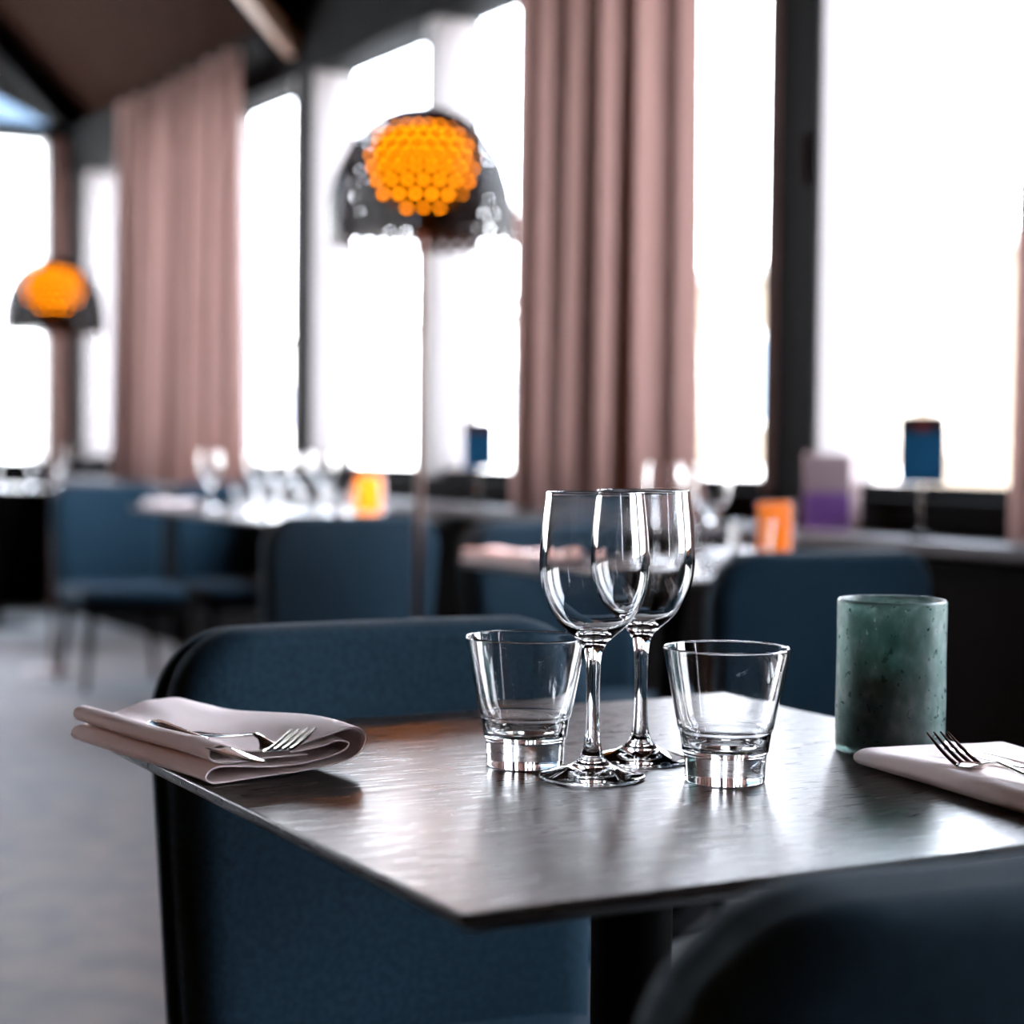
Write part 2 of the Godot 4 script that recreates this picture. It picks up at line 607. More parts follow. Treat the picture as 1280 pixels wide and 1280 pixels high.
# ------------------------------------------------------------------ table ware
func wine_mesh() -> ArrayMesh:
	var outer := [Vector2(0, 0.0022), Vector2(0.02, 0.0016), Vector2(0.036, 0.0002), Vector2(0.0385, 0.0), Vector2(0.0399, 0.0008), Vector2(0.0401, 0.0020), Vector2(0.0385, 0.0031), Vector2(0.031, 0.0050), Vector2(0.021, 0.0080), Vector2(0.0125, 0.0125), Vector2(0.0082, 0.019), Vector2(0.0062, 0.029), Vector2(0.0053, 0.046), Vector2(0.0051, 0.066), Vector2(0.0055, 0.082), Vector2(0.0066, 0.093), Vector2(0.0096, 0.1012), Vector2(0.0155, 0.1070), Vector2(0.0230, 0.1132), Vector2(0.0310, 0.1225), Vector2(0.0374, 0.1350), Vector2(0.0408, 0.1500), Vector2(0.0415, 0.1640), Vector2(0.0406, 0.1800), Vector2(0.0392, 0.1960), Vector2(0.0378, 0.2085), Vector2(0.0371, 0.2148), Vector2(0.0367, 0.2156), Vector2(0.0361, 0.2149), Vector2(0.0366, 0.2085), Vector2(0.0379, 0.1960), Vector2(0.0393, 0.1800), Vector2(0.0402, 0.1640), Vector2(0.0395, 0.1503), Vector2(0.0361, 0.1360), Vector2(0.0298, 0.1240), Vector2(0.0220, 0.1155), Vector2(0.0140, 0.1110), Vector2(0.006, 0.1093), Vector2(0, 0.1090)]
	return Geo.new().lathe(smooth(outer, 4), 96).mesh(80)

func tumbler_mesh() -> ArrayMesh:
	var o := [Vector2(0, 0.0016), Vector2(0.022, 0.0014), Vector2(0.0262, 0.0006), Vector2(0.0283, 0.0), Vector2(0.0296, 0.0009), Vector2(0.0301, 0.003), Vector2(0.0306, 0.012), Vector2(0.0311, 0.0195), Vector2(0.0315, 0.0213), Vector2(0.0323, 0.0226), Vector2(0.0327, 0.0245), Vector2(0.0336, 0.031), Vector2(0.0344, 0.0362), Vector2(0.0350, 0.0380), Vector2(0.0358, 0.0394), Vector2(0.0362, 0.0415), Vector2(0.0385, 0.053), Vector2(0.0425, 0.0735), Vector2(0.0464, 0.0935), Vector2(0.0473, 0.0990), Vector2(0.0473, 0.1003), Vector2(0.0467, 0.1011), Vector2(0.0459, 0.1009), Vector2(0.0454, 0.0998), Vector2(0.0443, 0.0935), Vector2(0.0404, 0.0735), Vector2(0.0363, 0.053), Vector2(0.0338, 0.0425), Vector2(0.0322, 0.0385), Vector2(0.0306, 0.0350), Vector2(0.0296, 0.0310), Vector2(0.0284, 0.0275), Vector2(0.0255, 0.0246), Vector2(0.020, 0.0236), Vector2(0.010, 0.0240), Vector2(0, 0.0243)]
	return Geo.new().lathe(smooth(o, 4), 96).mesh(80)

func fork_parts(t: Node3D) -> void:
	# lies along +x, tines end at x = 0.19, face up
	var hy := func(x: float) -> float:
		if x < 0.115: return 0.003 + 0.0085 * pow(x / 0.115, 2.0)
		if x < 0.147: return lerpf(0.0115, 0.0028, smoothstep(0.115, 0.147, x))
		return 0.0028 + 0.019 * pow((x - 0.147) / 0.045, 1.35)
	var s := []
	for e in [[0.0, 0.001], [0.0015, 0.0048], [0.006, 0.0078], [0.014, 0.0092], [0.03, 0.0086], [0.06, 0.0058], [0.09, 0.0036], [0.115, 0.0030], [0.126, 0.0034], [0.134, 0.0062], [0.141, 0.0098], [0.149, 0.0118], [0.154, 0.0122]]:
		var th := 0.0016 if e[0] < 0.1 else 0.0013
		if e[0] < 0.003: th = 0.0007
		s.append([Vector3(e[0], hy.call(e[0]) + 0.0004, 0), e[1], th])
	part("handle", Geo.new().loft(s, 14).mesh(60), M.steel, t)
	for k in 4:
		var z := (k - 1.5) * 0.0066
		var ts := []
		for i in 9:
			var x := lerpf(0.152, 0.192, i / 8.0)
			var q := i / 8.0
			ts.append([Vector3(x, hy.call(x) + 0.0004, z * lerpf(1.0, 0.92, q)), lerpf(0.0023, 0.0009, q * q), lerpf(0.0012, 0.0006, q)])
		part("tine", Geo.new().loft(ts, 10).mesh(60), M.steel, t)

func knife_parts(t: Node3D) -> void:
	var s := []
	for e in [[0.0, 0.002, 0.0012], [0.002, 0.0055, 0.0026], [0.008, 0.0078, 0.0036], [0.03, 0.0078, 0.0036], [0.07, 0.0064, 0.0033], [0.098, 0.0052, 0.0032], [0.106, 0.0056, 0.0034], [0.110, 0.0040, 0.0022]]:
		s.append([Vector3(e[0], 0.0040, 0), e[1], e[2]])
	part("handle", Geo.new().loft(s, 14).mesh(60), M.steel, t)
	var b := []
	for e in [[0.108, 0.0040, 0.0], [0.118, 0.0080, 0.001], [0.14, 0.0092, 0.001], [0.17, 0.0095, 0.0008], [0.19, 0.0080, 0.0], [0.203, 0.0050, -0.002], [0.209, 0.0012, -0.004]]:
		b.append([Vector3(e[0], 0.0038, e[2]), e[1], 0.0009])
	part("blade", Geo.new().loft(b, 10, 0.8).mesh(60), M.steel, t)

func ribbon(path: Array, thick: float, length: float, vary: Callable, steps := 18) -> Geo:
	# cloth of some thickness: a path in (x, y) drawn along -z
	var p := smooth_open(path, 6)
	var n := p.size()
	var left := []
	var right := []
	for i in n:
		var d: Vector2 = (p[mini(i + 1, n - 1)] - p[maxi(i - 1, 0)]).normalized()
		var q := Vector2(-d.y, d.x) * thick / 2
		left.append(p[i] + q)
		right.append(p[i] - q)
	right.reverse()
	var loop := left + right
	var g := []
	for k in steps + 1:
		var t := float(k) / steps
		var ring := []
		for q in loop:
			ring.append(vary.call(q, t, length))
		g.append(ring)
	var geo := Geo.new()
	geo.rows(g, true, false)
	var m := loop.size()
	for e in [0, steps]:
		for i in n - 1:
			var a: int = e * m + i
			var b: int = e * m + i + 1
			var c: int = e * m + m - 2 - i
			var d: int = e * m + m - 1 - i
			if e == 0: geo.quad(a, d, c, b)
			else: geo.quad(a, b, c, d)
	geo.orient(0)
	return geo

func smooth_open(pts: Array, sub := 5) -> Array:
	var out := []
	for i in pts.size() - 1:
		var a: Vector2 = pts[maxi(i - 1, 0)]
		var d: Vector2 = pts[mini(i + 2, pts.size() - 1)]
		for k in sub:
			out.append((pts[i] as Vector2).cubic_interpolate(pts[i + 1], a, d, float(k) / sub))
	out.append(pts[-1])
	return out

func curtain(label: String, z0: float, z1: float, x: float, top: float, bottom: float, folds: int, amp: float, seed_: int, along_x := false) -> void:
	var rng := RandomNumberGenerator.new()
	rng.seed = seed_
	var ph := []
	for i in folds + 2:
		ph.append([rng.randf_range(-0.25, 0.25), rng.randf_range(0.65, 1.15)])
	var cols := folds * 20
	var g := []
	for r in 13:
		var v := r / 12.0
		var row := []
		for c in cols + 1:
			var u := float(c) / cols
			var f := u * folds
			var i := int(minf(f, folds - 1))
			var fr := f - i
			var am: float = lerpf(ph[i][1], ph[i + 1][1], fr)
			var sh: float = lerpf(ph[i][0], ph[i + 1][0], fr)
			var th := (f + sh * sin(fr * PI)) * TAU
			var d := sin(th) * amp * am * lerpf(0.8, 1.1, v)
			d += 0.18 * amp * sin(f * 2.3 * TAU + i) * v
			var along := lerpf(z0, z1, u) + 0.30 * absf(z1 - z0) / folds * sin(2.0 * th) * am + (u - 0.5) * 0.03 * v
			var y := lerpf(top, bottom, v)
			row.append(Vector3(x + d, y, along) if not along_x else Vector3(along, y, x + d))
		g.append(row)
	single("curtain", Geo.new().rows(g, false, false).mesh(80), M.curtain, label, "curtain", Vector3.ZERO, 0.0, "mauve curtains along the windows")

# ------------------------------------------------------------------ scene
func _ready() -> void:
	# camera
	var cam := Camera3D.new()
	cam.name = "camera"
	add_child(cam)
	var attr := CameraAttributesPhysical.new()
	attr.frustum_focal_length = 64.2
	attr.frustum_focus_distance = 1.42
	attr.exposure_aperture = 3.6
	attr.frustum_near = 0.05
	attr.frustum_far = 400.0
	cam.attributes = attr
	cam.fov = 30.5
	var yaw := 0.502919
	var pitch := 0.035585
	var roll := 0.010994
	var fw := Vector3(sin(yaw), 0, -cos(yaw))
	var rt := Vector3(cos(yaw), 0, sin(yaw))
	var f2 := fw * cos(pitch) - Vector3.UP * sin(pitch)
	var u2 := Vector3.UP * cos(pitch) + fw * sin(pitch)
	var r3 := rt * cos(roll) + u2 * sin(roll)
	var u3 := u2 * cos(roll) - rt * sin(roll)
	cam.transform = Transform3D(Basis(r3, u3, -f2), Vector3(0, 0.99, 0))
	cam.current = true

	# sky, sun, exposure
	var sky := ProceduralSkyMaterial.new()
	sky.sky_top_color = Color(0.84, 0.89, 0.96)
	sky.sky_horizon_color = Color(0.98, 0.97, 0.97)
	sky.ground_horizon_color = Color(0.90, 0.89, 0.87)
	sky.ground_bottom_color = Color(0.80, 0.79, 0.77)
	sky.sky_energy_multiplier = 4.0
	sky.ground_energy_multiplier = 3.0
	var s := Sky.new()
	s.sky_material = sky
	var env := Environment.new()
	env.background_mode = Environment.BG_SKY
	env.sky = s
	env.tonemap_mode = Environment.TONE_MAPPER_LINEAR
	env.tonemap_exposure = 1.5
	env.sdfgi_enabled = true
	env.ssao_enabled = true
	env.ssil_enabled = true
	var we := WorldEnvironment.new()
	we.environment = env
	add_child(we)
	var sun := DirectionalLight3D.new()
	sun.name = "sun"
	sun.light_color = Color(1.0, 0.93, 0.82)
	sun.light_energy = 4.0
	sun.light_angular_distance = 0.6
	sun.shadow_enabled = true
	sun.sky_mode = DirectionalLight3D.SKY_MODE_LIGHT_ONLY
	add_child(sun)
	sun.look_at_from_position(Vector3(-20, 22, 9), Vector3.ZERO)

	make_materials()
	build_room()
	build_outdoors()
	build_furniture()
	build_tableware()
	build_background_ware()

func build_room() -> void:
	struct("floor", Geo.new().box(Vector3(-0.4, -0.1, -3.9), Vector3(7.4, 0.2, 15.2)).mesh(), M.floor)
	# long wall behind the camera's left, back wall
	struct("wall_left", Geo.new().box(Vector3(-4.1, 2.4, -3.9), Vector3(0.2, 5.2, 15.2)).mesh(), M.wall)
	struct("wall_back", Geo.new().box(Vector3(-0.4, 2.4, 3.6), Vector3(7.4, 5.2, 0.2)).mesh(), M.wall)
	# window wall: low panel, sill, header
	struct("wall_right", Geo.new().box(Vector3(3.2, 0.40, -3.9), Vector3(0.2, 0.80, 15.2)).mesh(), M.panel)
	struct("trim_1", Geo.new().box(Vector3(3.19, 0.835, -3.9), Vector3(0.22, 0.07, 15.0), 0.006).mesh(), M.panel)
	struct("trim_2", Geo.new().box(Vector3(3.19, 2.70, -3.9), Vector3(0.22, 0.27, 15.0), 0.006).mesh(), M.panel)
	struct("trim_3", Geo.new().box(Vector3(3.0, 0.765, -3.9), Vector3(0.20, 0.03, 14.6), 0.004).mesh(), M.ledge)
	struct("trim_4", Geo.new().box(Vector3(3.03, 0.37, -3.9), Vector3(0.12, 0.74, 14.6), 0.004).mesh(), M.panel)
	# sloping wooden ceiling over the window side, flat further in
	var c := Geo.new()
	var x0 := 3.32
	var y0 := 2.80
	var run := 2.0
	var f := c.T.size()
	var pts := [Vector3(x0, y0, 0), Vector3(x0 - run, y0 + run, 0), Vector3(-4.2, y0 + run, 0), Vector3(-4.2, y0 + run + 0.2, 0), Vector3(x0 - run + 0.08, y0 + run + 0.2, 0), Vector3(x0 + 0.12, y0 + 0.16, 0)]
	var rings := []
	for z in [3.7, -11.5]:
		var ring := []
		for p in pts:
			ring.append(p + Vector3(0, 0, z))
		rings.append(ring)
	c.rows(rings)
	struct("ceiling", c.mesh(20), M.wood)
	# windows: light frames and posts, panes between them
	var cols := [2.927, -0.52, -3.967, -7.41, -10.855]
	var n := 0
	var glass_x := 3.185
	for k in cols.size():
		var zn: float = cols[k]
		var w := frame_node("trim_%d" % (5 + k))
		part("post", Geo.new().box(Vector3(3.20, 1.70, zn - 0.124), Vector3(0.20, 1.75, 0.248), 0.004).mesh(), M.frame, w)
		part("cover", Geo.new().box(Vector3(3.091, 1.72, zn - 0.0825), Vector3(0.018, 1.72, 0.165), 0.004).mesh(), M.black_metal, w)
		if k == 2:
			part("window_handle", Geo.new().box(Vector3(3.074, 1.755, zn - 0.04), Vector3(0.016, 0.135, 0.022), 0.004).mesh(), M.handle, w)
		# three lights between this column and the one before it
		if k == 0: continue
		var z_far: float = zn
		var z_near: float = cols[k - 1] - 0.248
		if k == 1:
			# out of view: bay walled up past one window, keeping light off chair backs
			var z_wall := lerpf(z_far, z_near, 1.0 / 3.0)
			struct("wall_unseen_infill", Geo.new().box(Vector3(3.2, 1.70, (z_wall + z_near) / 2), Vector3(0.16, 1.80, z_near - z_wall)).mesh(), M.wall)
		for i in (1 if k == 1 else 3):
			n += 1
			var a := lerpf(z_far, z_near, i / 3.0)
			var b := lerpf(z_far, z_near, (i + 1) / 3.0)
			var win := frame_node("window_%d" % n)
			if i > 0:
				part("mullion", Geo.new().box(Vector3(3.20, 1.70, a + 0.045), Vector3(0.20, 1.75, 0.09), 0.004).mesh(), M.frame, win)
				a += 0.09
			part("pane", Geo.new().box(Vector3(glass_x, 1.715, (a + b) / 2), Vector3(0.006, 1.70, b - a)).mesh(), M.pane, win)
			part("sill_bead", Geo.new().box(Vector3(3.20, 0.885, (a + b) / 2), Vector3(0.10, 0.03, b - a), 0.003).mesh(), M.panel, win)
	# last narrow light to the corner
	var last := frame_node("window_%d" % (n + 1))
	part("pane", Geo.new().box(Vector3(glass_x, 1.715, -11.10), Vector3(0.006, 1.70, 0.01)).mesh(), M.pane, last)
	# rafters at the columns
	var up := Vector3(-1, 1, 0).normalized()
	for k in [1, 2, 3]:
		var zr: float = cols[k] - 0.27
		var r := Geo.new()
		var low := Vector3(3.12, 2.62, zr)
		var ringa := []
		var ringb := []
		for q in [[0.0, -0.07], [0.0, 0.07], [0.30, 0.07], [0.30, -0.07]]:
			var nrm := Vector3(1, 1, 0).normalized()
			ringa.append(low + nrm * q[0] + Vector3(0, 0, q[1]))
			ringb.append(low + up * 2.9 + nrm * q[0] + Vector3(0, 0, q[1]))
		var tr := frame_node("trim_%d" % (9 + k))
		part("rafter", r.rows([ringa, ringb]).mesh(), M.black, tr)
		var bt := Geo.new()
		var ra := []
		var rb := []
		for q in [[-0.03, 0.08], [-0.03, 0.15], [0.04, 0.15], [0.04, 0.08]]:
			var nrm := Vector3(1, 1, 0).normalized()
			ra.append(low + Vector3(-0.04, 0.04, 0) + nrm * q[0] + Vector3(0, 0, q[1]))
			rb.append(low + up * 2.9 + nrm * q[0] + Vector3(0, 0, q[1]))
		part("batten", bt.rows([ra, rb]).mesh(), M.pale_wood, tr)
	# end wall of glass with a gable light above the transom
	struct("wall_front", Geo.new().box(Vector3(-0.4, 0.40, -11.3), Vector3(7.4, 0.80, 0.2)).mesh(), M.panel)
	struct("trim_20", Geo.new().box(Vector3(-0.4, 2.825, -11.28), Vector3(7.2, 0.075, 0.22), 0.006).mesh(), M.panel)
	struct("trim_21", Geo.new().box(Vector3(-0.4, 0.835, -11.28), Vector3(7.2, 0.07, 0.22), 0.006).mesh(), M.panel)
	var corner := frame_node("trim_22")
	part("post", Geo.new().box(Vector3(3.2, 1.83, -11.22), Vector3(0.14, 1.92, 0.14), 0.004).mesh(), M.panel, corner)
	var ge := Geo.new()
	var e1 := []
	var e2 := []
	for q in [[3.34, 2.82], [3.34, 2.98], [1.30, 5.02], [-4.2, 5.02], [-4.2, 4.70], [1.20, 4.70], [3.08, 2.82]]:
		e1.append(Vector3(q[0], q[1], -11.16))
		e2.append(Vector3(q[0], q[1], -11.40))
	# gable edge beam: a bent strip, built from two straight pieces
	var g1 := frame_node("trim_23")
	var nn := Vector3(1, 1, 0).normalized()
	var a1 := []
	var a2 := []
	for q in [[-0.14, -0.12], [-0.14, 0.12], [0.16, 0.12], [0.16, -0.12]]:
		a1.append(Vector3(3.32, 2.80, -11.26) + nn * q[0] + Vector3(0, 0, q[1]))
		a2.append(Vector3(1.32, 4.80, -11.26) + nn * q[0] + Vector3(0, 0, q[1]))
	part("rake_beam", Geo.new().rows([a1, a2]).mesh(), M.black, g1)
	part("top_beam", Geo.new().box(Vector3(-1.4, 4.86, -11.26), Vector3(5.6, 0.24, 0.24), 0.006).mesh(), M.black, g1)
	var xs := [2.975, 1.90, 0.82, -0.26, -1.34, -2.42, -3.50]
	for k in xs.size():
		n += 1
		var win := frame_node("window_%d" % (n + 1))
		var x: float = xs[k]
		part("post", Geo.new().box(Vector3(x + 0.03, 1.83, -11.28), Vector3(0.06, 1.92, 0.16), 0.004).mesh(), M.frame, win)
		var xl: float = xs[k + 1] + 0.06 if k + 1 < xs.size() else -4.0
		part("pane", Geo.new().box(Vector3((x + xl) / 2, 1.83, -11.28), Vector3(x - xl, 1.92, 0.006)).mesh(), M.pane, win)
		var gt := minf(4.74, 2.86 + (3.2 - x))
		var ga := [Vector3(x, 2.86, 0), Vector3(xl, 2.86, 0), Vector3(xl, minf(4.74, 2.86 + (3.2 - xl)), 0), Vector3(x, gt, 0)]
		var r1 := []
		var r2 := []
		for p in ga:
			r1.append(p + Vector3(0, 0, -11.277))
			r2.append(p + Vector3(0, 0, -11.283))
		part("gable_pane", Geo.new().rows([r1, r2]).mesh(), M.pane, win)
		if k > 0:
			part("gable_bar", Geo.new().box(Vector3(x + 0.03, (2.86 + gt) / 2, -11.28), Vector3(0.05, gt - 2.86, 0.10), 0.004).mesh(), M.panel, win)
	# curtains hang from the header in front of the ledge
	curtain("mauve curtain drawn between the two floor lamps, darkest and furthest along", -9.66, -7.88, 2.95, 2.72, 0.785, 7, 0.075, 5)
	curtain("mauve curtain hanging behind the wine glasses, between two bays of window", -5.36, -4.32, 2.95, 2.72, 0.785, 5, 0.075, 8)
	curtain("mauve curtain beside the window with the tall blue card", -3.08, -1.65, 2.95, 2.72, 0.785, 7, 0.07, 11)  # carried on out of view to shade the chairs seen from behind
	curtain("narrow mauve curtain bunched in the far glazed corner", 2.985, 3.14, -11.12, 2.78, 0.03, 3, 0.03, 14, true)

func build_outdoors() -> void:
	struct("ground_outside", Geo.new().box(Vector3(20, -0.30, -15), Vector3(160, 0.2, 160)).mesh(), M.ground)
	# low sunlit buildings across the street
	var defs := [
		["pale cream low building with blue-grey windows seen through the near window", Vector3(27, 0, -30), Vector3(8, 4.7, 24), M.cream, PI],
		["white low building seen through the window behind the amber lamp", Vector3(33, 0, -62), Vector3(10, 5.0, 30), M.white_wall, PI],
	]
	for d in defs:
		var b := thing("low_building", d[0], "building", d[1] + Vector3(0, -0.2, 0), 0.0, "buildings across the street")
		var sz: Vector3 = d[2]
		part("wall", Geo.new().box(Vector3(0, sz.y / 2, 0), sz).mesh(), d[3], b)
		part("roof", Geo.new().box(Vector3(0, sz.y + 0.12, 0), Vector3(sz.x + 0.6, 0.24, sz.z + 0.6)).mesh(), M.roof, b)
		var k := 0
		for z in range(-int(sz.z / 2) + 2, int(sz.z / 2) - 1, 3):
			var win := part("window_frame", Geo.new().box(Vector3(-sz.x / 2 - 0.02, 2.6, z), Vector3(0.12, 1.9, 1.2)).mesh(), M.white_wall, b)
			part("pane", Geo.new().box(Vector3(-sz.x / 2 - 0.085, 2.6, z), Vector3(0.02, 1.7, 1.0)).mesh(), M.far_glass, win)
			k += 1
	var e := thing("end_building", "white building with slate blue upper cladding beyond the glazed end wall", "building", Vector3(-0.5, -0.2, -36), 0.0)
	part("ground_storey", Geo.new().box(Vector3(0, 3.1, 0), Vector3(20, 6.2, 8)).mesh(), M.white_wall, e)
	var i := 0
	for x in range(-10, 10, 2):
		part("cladding_panel", Geo.new().box(Vector3(x + 1.0, 9.3, 4.06), Vector3(1.9, 6.0, 0.1)).mesh(), M.slate, e)
		i += 1
	part("upper_storey", Geo.new().box(Vector3(0, 9.3, 0), Vector3(20, 6.2, 8)).mesh(), M.slate, e)
	var w := thing("garden_wall", "low pale wall running across the ground beyond the end windows", "wall", Vector3(4, -0.2, -22), 0.0)
	part("wall_body", Geo.new().box(Vector3(0, 0.4, 0), Vector3(30, 0.8, 0.3)).mesh(), M.roof, w)
	part("coping", Geo.new().box(Vector3(0, 0.85, 0), Vector3(30.1, 0.1, 0.45)).mesh(), M.white_wall, w)

func build_furniture() -> void:
	make_chair_meshes()
	make_table("dark square table set with wine glasses, tumblers and a green votive", 0.457, 1.105, -1.5594, -0.88)
	make_table("dark square table behind, between the blue chair and the mauve curtain", 1.85, 2.50, -3.60, -2.92)
	make_table("longer dark table further off, laid with many glasses and an orange card", 2.18, 2.84, -7.00, -5.60)
	make_table("dark table nearest the glazed end wall of the room", 2.05, 2.72, -10.5, -9.5)
	make_chair("blue padded chair facing the laid table, behind the rolled-edge napkin", Vector3(0.79, 0, -1.49), 0.0)
	make_chair("chair seen from behind, in shade, at the laid table opposite the other", Vector3(0.640, 0, -0.83), PI)
	make_chair("blue chair on the far side of the second table, beside the floor lamp pole", Vector3(2.215, 0, -3.63), 0.0)
	make_chair("chair at the second table seen from behind, just beyond the green votive", Vector3(2.07, 0, -2.84), PI)
	make_chair("chair seen from behind, just past the tall lamp pole, near the long table", Vector3(1.91, 0, -4.52), PI)
	make_chair("blue chair standing clear of the long table's end, legs in view", Vector3(2.285, 0, -7.44), 0.0)
	make_chair("blue chair behind the many glasses of the long table", Vector3(2.79, 0, -7.44), 0.0)
	make_lamp("tall amber floor lamp with a black perforated dome beside the second table", Vector3(1.905, 0, -3.91))
	make_lamp("further amber floor lamp with a black perforated dome near the end window", Vector3(2.15, 0, -7.985))

	make_lamp("unseen amber floor lamp on the inner side of the room, warming the shaded napkin sides", Vector3(-1.15, 0, -0.7))  # stands out of view, placed to warm the shaded sides of the napkins

func build_tableware() -> void:
	var T := 0.74
	var wine := wine_mesh()
	var tum := tumbler_mesh()
	single("wine_glass", wine, M.glass, "clear empty wine glass in front, between the two tumblers", "wine glass", Vector3(0.7339, T, -1.2044), 0.0, "wine glasses on the laid table")
	single("wine_glass", wine, M.glass, "clear empty wine glass standing half behind the other one", "wine glass", Vector3(0.810, T, -1.2561), 0.0, "wine glasses on the laid table")
	single("tumbler", tum, M.glass, "clear stepped tumbler on the napkin and fork side of the wine glasses", "tumbler", Vector3(0.7156, T, -1.2755), 0.4, "tumblers on the laid table")
	single("tumbler", tum, M.glass, "clear stepped tumbler between the wine glasses and green votive", "tumbler", Vector3(0.8174, T, -1.150), 0.0, "tumblers on the laid table")
	# votive
	var v := thing("votive_holder", "tall frosted sea-green glass votive holder beside a napkin", "candle holder", Vector3(1.025, T, -1.208))
	var prof := smooth([Vector2(0, 0.0), Vector2(0.040, 0.0), Vector2(0.0438, 0.0025), Vector2(0.0447, 0.008), Vector2(0.0450, 0.04), Vector2(0.0447, 0.08), Vector2(0.0449, 0.120), Vector2(0.0446, 0.1245), Vector2(0.0434, 0.1262), Vector2(0.0420, 0.1248), Vector2(0.0412, 0.120), Vector2(0.0408, 0.08), Vector2(0.0405, 0.04), Vector2(0.0400, 0.012), Vector2(0.037, 0.0055), Vector2(0.030, 0.0045), Vector2(0, 0.0045)], 4)
	part("glass_cylinder", Geo.new().lathe(prof, 72).mesh(70), M.votive, v)
	var cd := part("candle", Geo.new().lathe([Vector2(0, 0.0048), Vector2(0.030, 0.0050), Vector2(0.0372, 0.0085), Vector2(0.0392, 0.018), Vector2(0.0395, 0.060), Vector2(0.038, 0.063), Vector2(0.030, 0.059), Vector2(0.0, 0.058)], 40).mesh(40), M.wax, v)
	part("wick", Geo.new().tube([Vector3(0, 0.057, 0), Vector3(0.001, 0.064, 0), Vector3(0.003, 0.070, 0)], 0.0009).mesh(), M.black, cd)
	# napkins
	make_napkin_one()
	make_napkin_two()
	var fk := thing("fork", "steel fork with tines raised, lying on the pinkish white folded napkin with two rolled edges", "fork", Vector3(0.480, T + 0.0225, -1.38), 0.0, "forks")
	fork_parts(fk)
	fk.rotation = Vector3(0, -1.5, 0.05)
	var kn := thing("knife", "steel table knife beside the fork on the rolled-edge napkin", "knife", Vector3(0.4665, T + 0.0232, -1.435), 0.0, "knives")
	knife_parts(kn)
	kn.rotation = Vector3(0, -1.53, 0)
	var fk2 := again(fk, "fork", "steel fork leaning towards the green votive from the plain folded napkin", Vector3(0.938, T + 0.0152, -0.888), 1.45)
	var kn2 := again(kn, "knife", "steel table knife behind the fork next to the green votive", Vector3(0.985, T + 0.0152, -0.895), 1.52)

func make_napkin_one() -> void:
	var path := [Vector2(0.085, 0.0150), Vector2(0.050, 0.0155), Vector2(0.020, 0.0150), Vector2(0.007, 0.0165), Vector2(0.001, 0.0205), Vector2(0.0025, 0.0262), Vector2(0.010, 0.0285), Vector2(0.019, 0.0255), Vector2(0.030, 0.0222), Vector2(0.048, 0.0212), Vector2(0.075, 0.0232), Vector2(0.105, 0.0285), Vector2(0.126, 0.0308), Vector2(0.136, 0.0270), Vector2(0.137, 0.0190), Vector2(0.130, 0.0105), Vector2(0.115, 0.0060), Vector2(0.080, 0.0030), Vector2(0.040, 0.0020), Vector2(0.010, 0.0010), Vector2(0.002, 0.0022), Vector2(-0.0015, 0.0062), Vector2(0.002, 0.0108), Vector2(0.010, 0.0128), Vector2(0.024, 0.0118), Vector2(0.050, 0.0090), Vector2(0.080, 0.0085), Vector2(0.102, 0.0110), Vector2(0.118, 0.0150), Vector2(0.122, 0.0200), Vector2(0.112, 0.0225), Vector2(0.096, 0.0200), Vector2(0.070, 0.0180)]
	var vary := func(q: Vector2, t: float, length: float) -> Vector3:
		var lift := 1.0 - 0.30 * smoothstep(0.15, 0.9, t) * smoothstep(0.03, 0.12, q.x)
		lift *= 1.0 + 0.10 * sin(t * 5.0) * smoothstep(0.0, 0.05, q.x)
		var y := q.y * lift + 0.0008 * sin(t * 9.0 + q.x * 60.0) * smoothstep(0.01, 0.03, q.y)
		y += 0.010 * smoothstep(0.55, 1.0, t) * smoothstep(0.03, 0.07, q.x) * (1.0 - smoothstep(0.09, 0.135, q.x)) * smoothstep(0.012, 0.02, q.y)
		return Vector3(q.x + t * 0.010 + 0.0012 * sin(t * 7.0), maxf(y, 0.0002) + 0.0006, -t * length)
	var g := ribbon(path, 0.0011, 0.245, vary, 22)
	single("napkin", g.mesh(60), M.linen, "pinkish white linen napkin with two rolled fold edges at the table corner", "napkin", Vector3(0.4615, 0.74, -1.2924), 0.17, "napkins")

func make_napkin_two() -> void:
	var path := [Vector2(0.140, 0.0030), Vector2(0.10, 0.0022), Vector2(0.05, 0.0015), Vector2(0.012, 0.0010), Vector2(0.003, 0.0020), Vector2(-0.002, 0.0070), Vector2(0.001, 0.0125), Vector2(0.010, 0.0152), Vector2(0.030, 0.0150), Vector2(0.070, 0.0135), Vector2(0.110, 0.0125), Vector2(0.136, 0.0118), Vector2(0.139, 0.0098), Vector2(0.134, 0.0082), Vector2(0.10, 0.0086), Vector2(0.05, 0.0095), Vector2(0.02, 0.0090), Vector2(0.014, 0.0072), Vector2(0.022, 0.0052), Vector2(0.06, 0.0050), Vector2(0.11, 0.0058)]
	var vary := func(q: Vector2, t: float, length: float) -> Vector3:
		var y := q.y * (1.0 + 0.12 * sin(t * 4.0 + q.x * 20.0)) + 0.0007 * sin(t * 11.0 + q.x * 50.0) * smoothstep(0.01, 0.014, q.y)
		return Vector3(q.x, maxf(y, 0.0003) + 0.0006, -t * length)
	var g := ribbon(path, 0.0011, 0.245, vary, 22)
	single("napkin", g.mesh(60), M.linen, "pinkish white linen napkin with one plain fold beside the green votive", "napkin", Vector3(0.917, 0.74, -0.915), -0.13, "napkins")

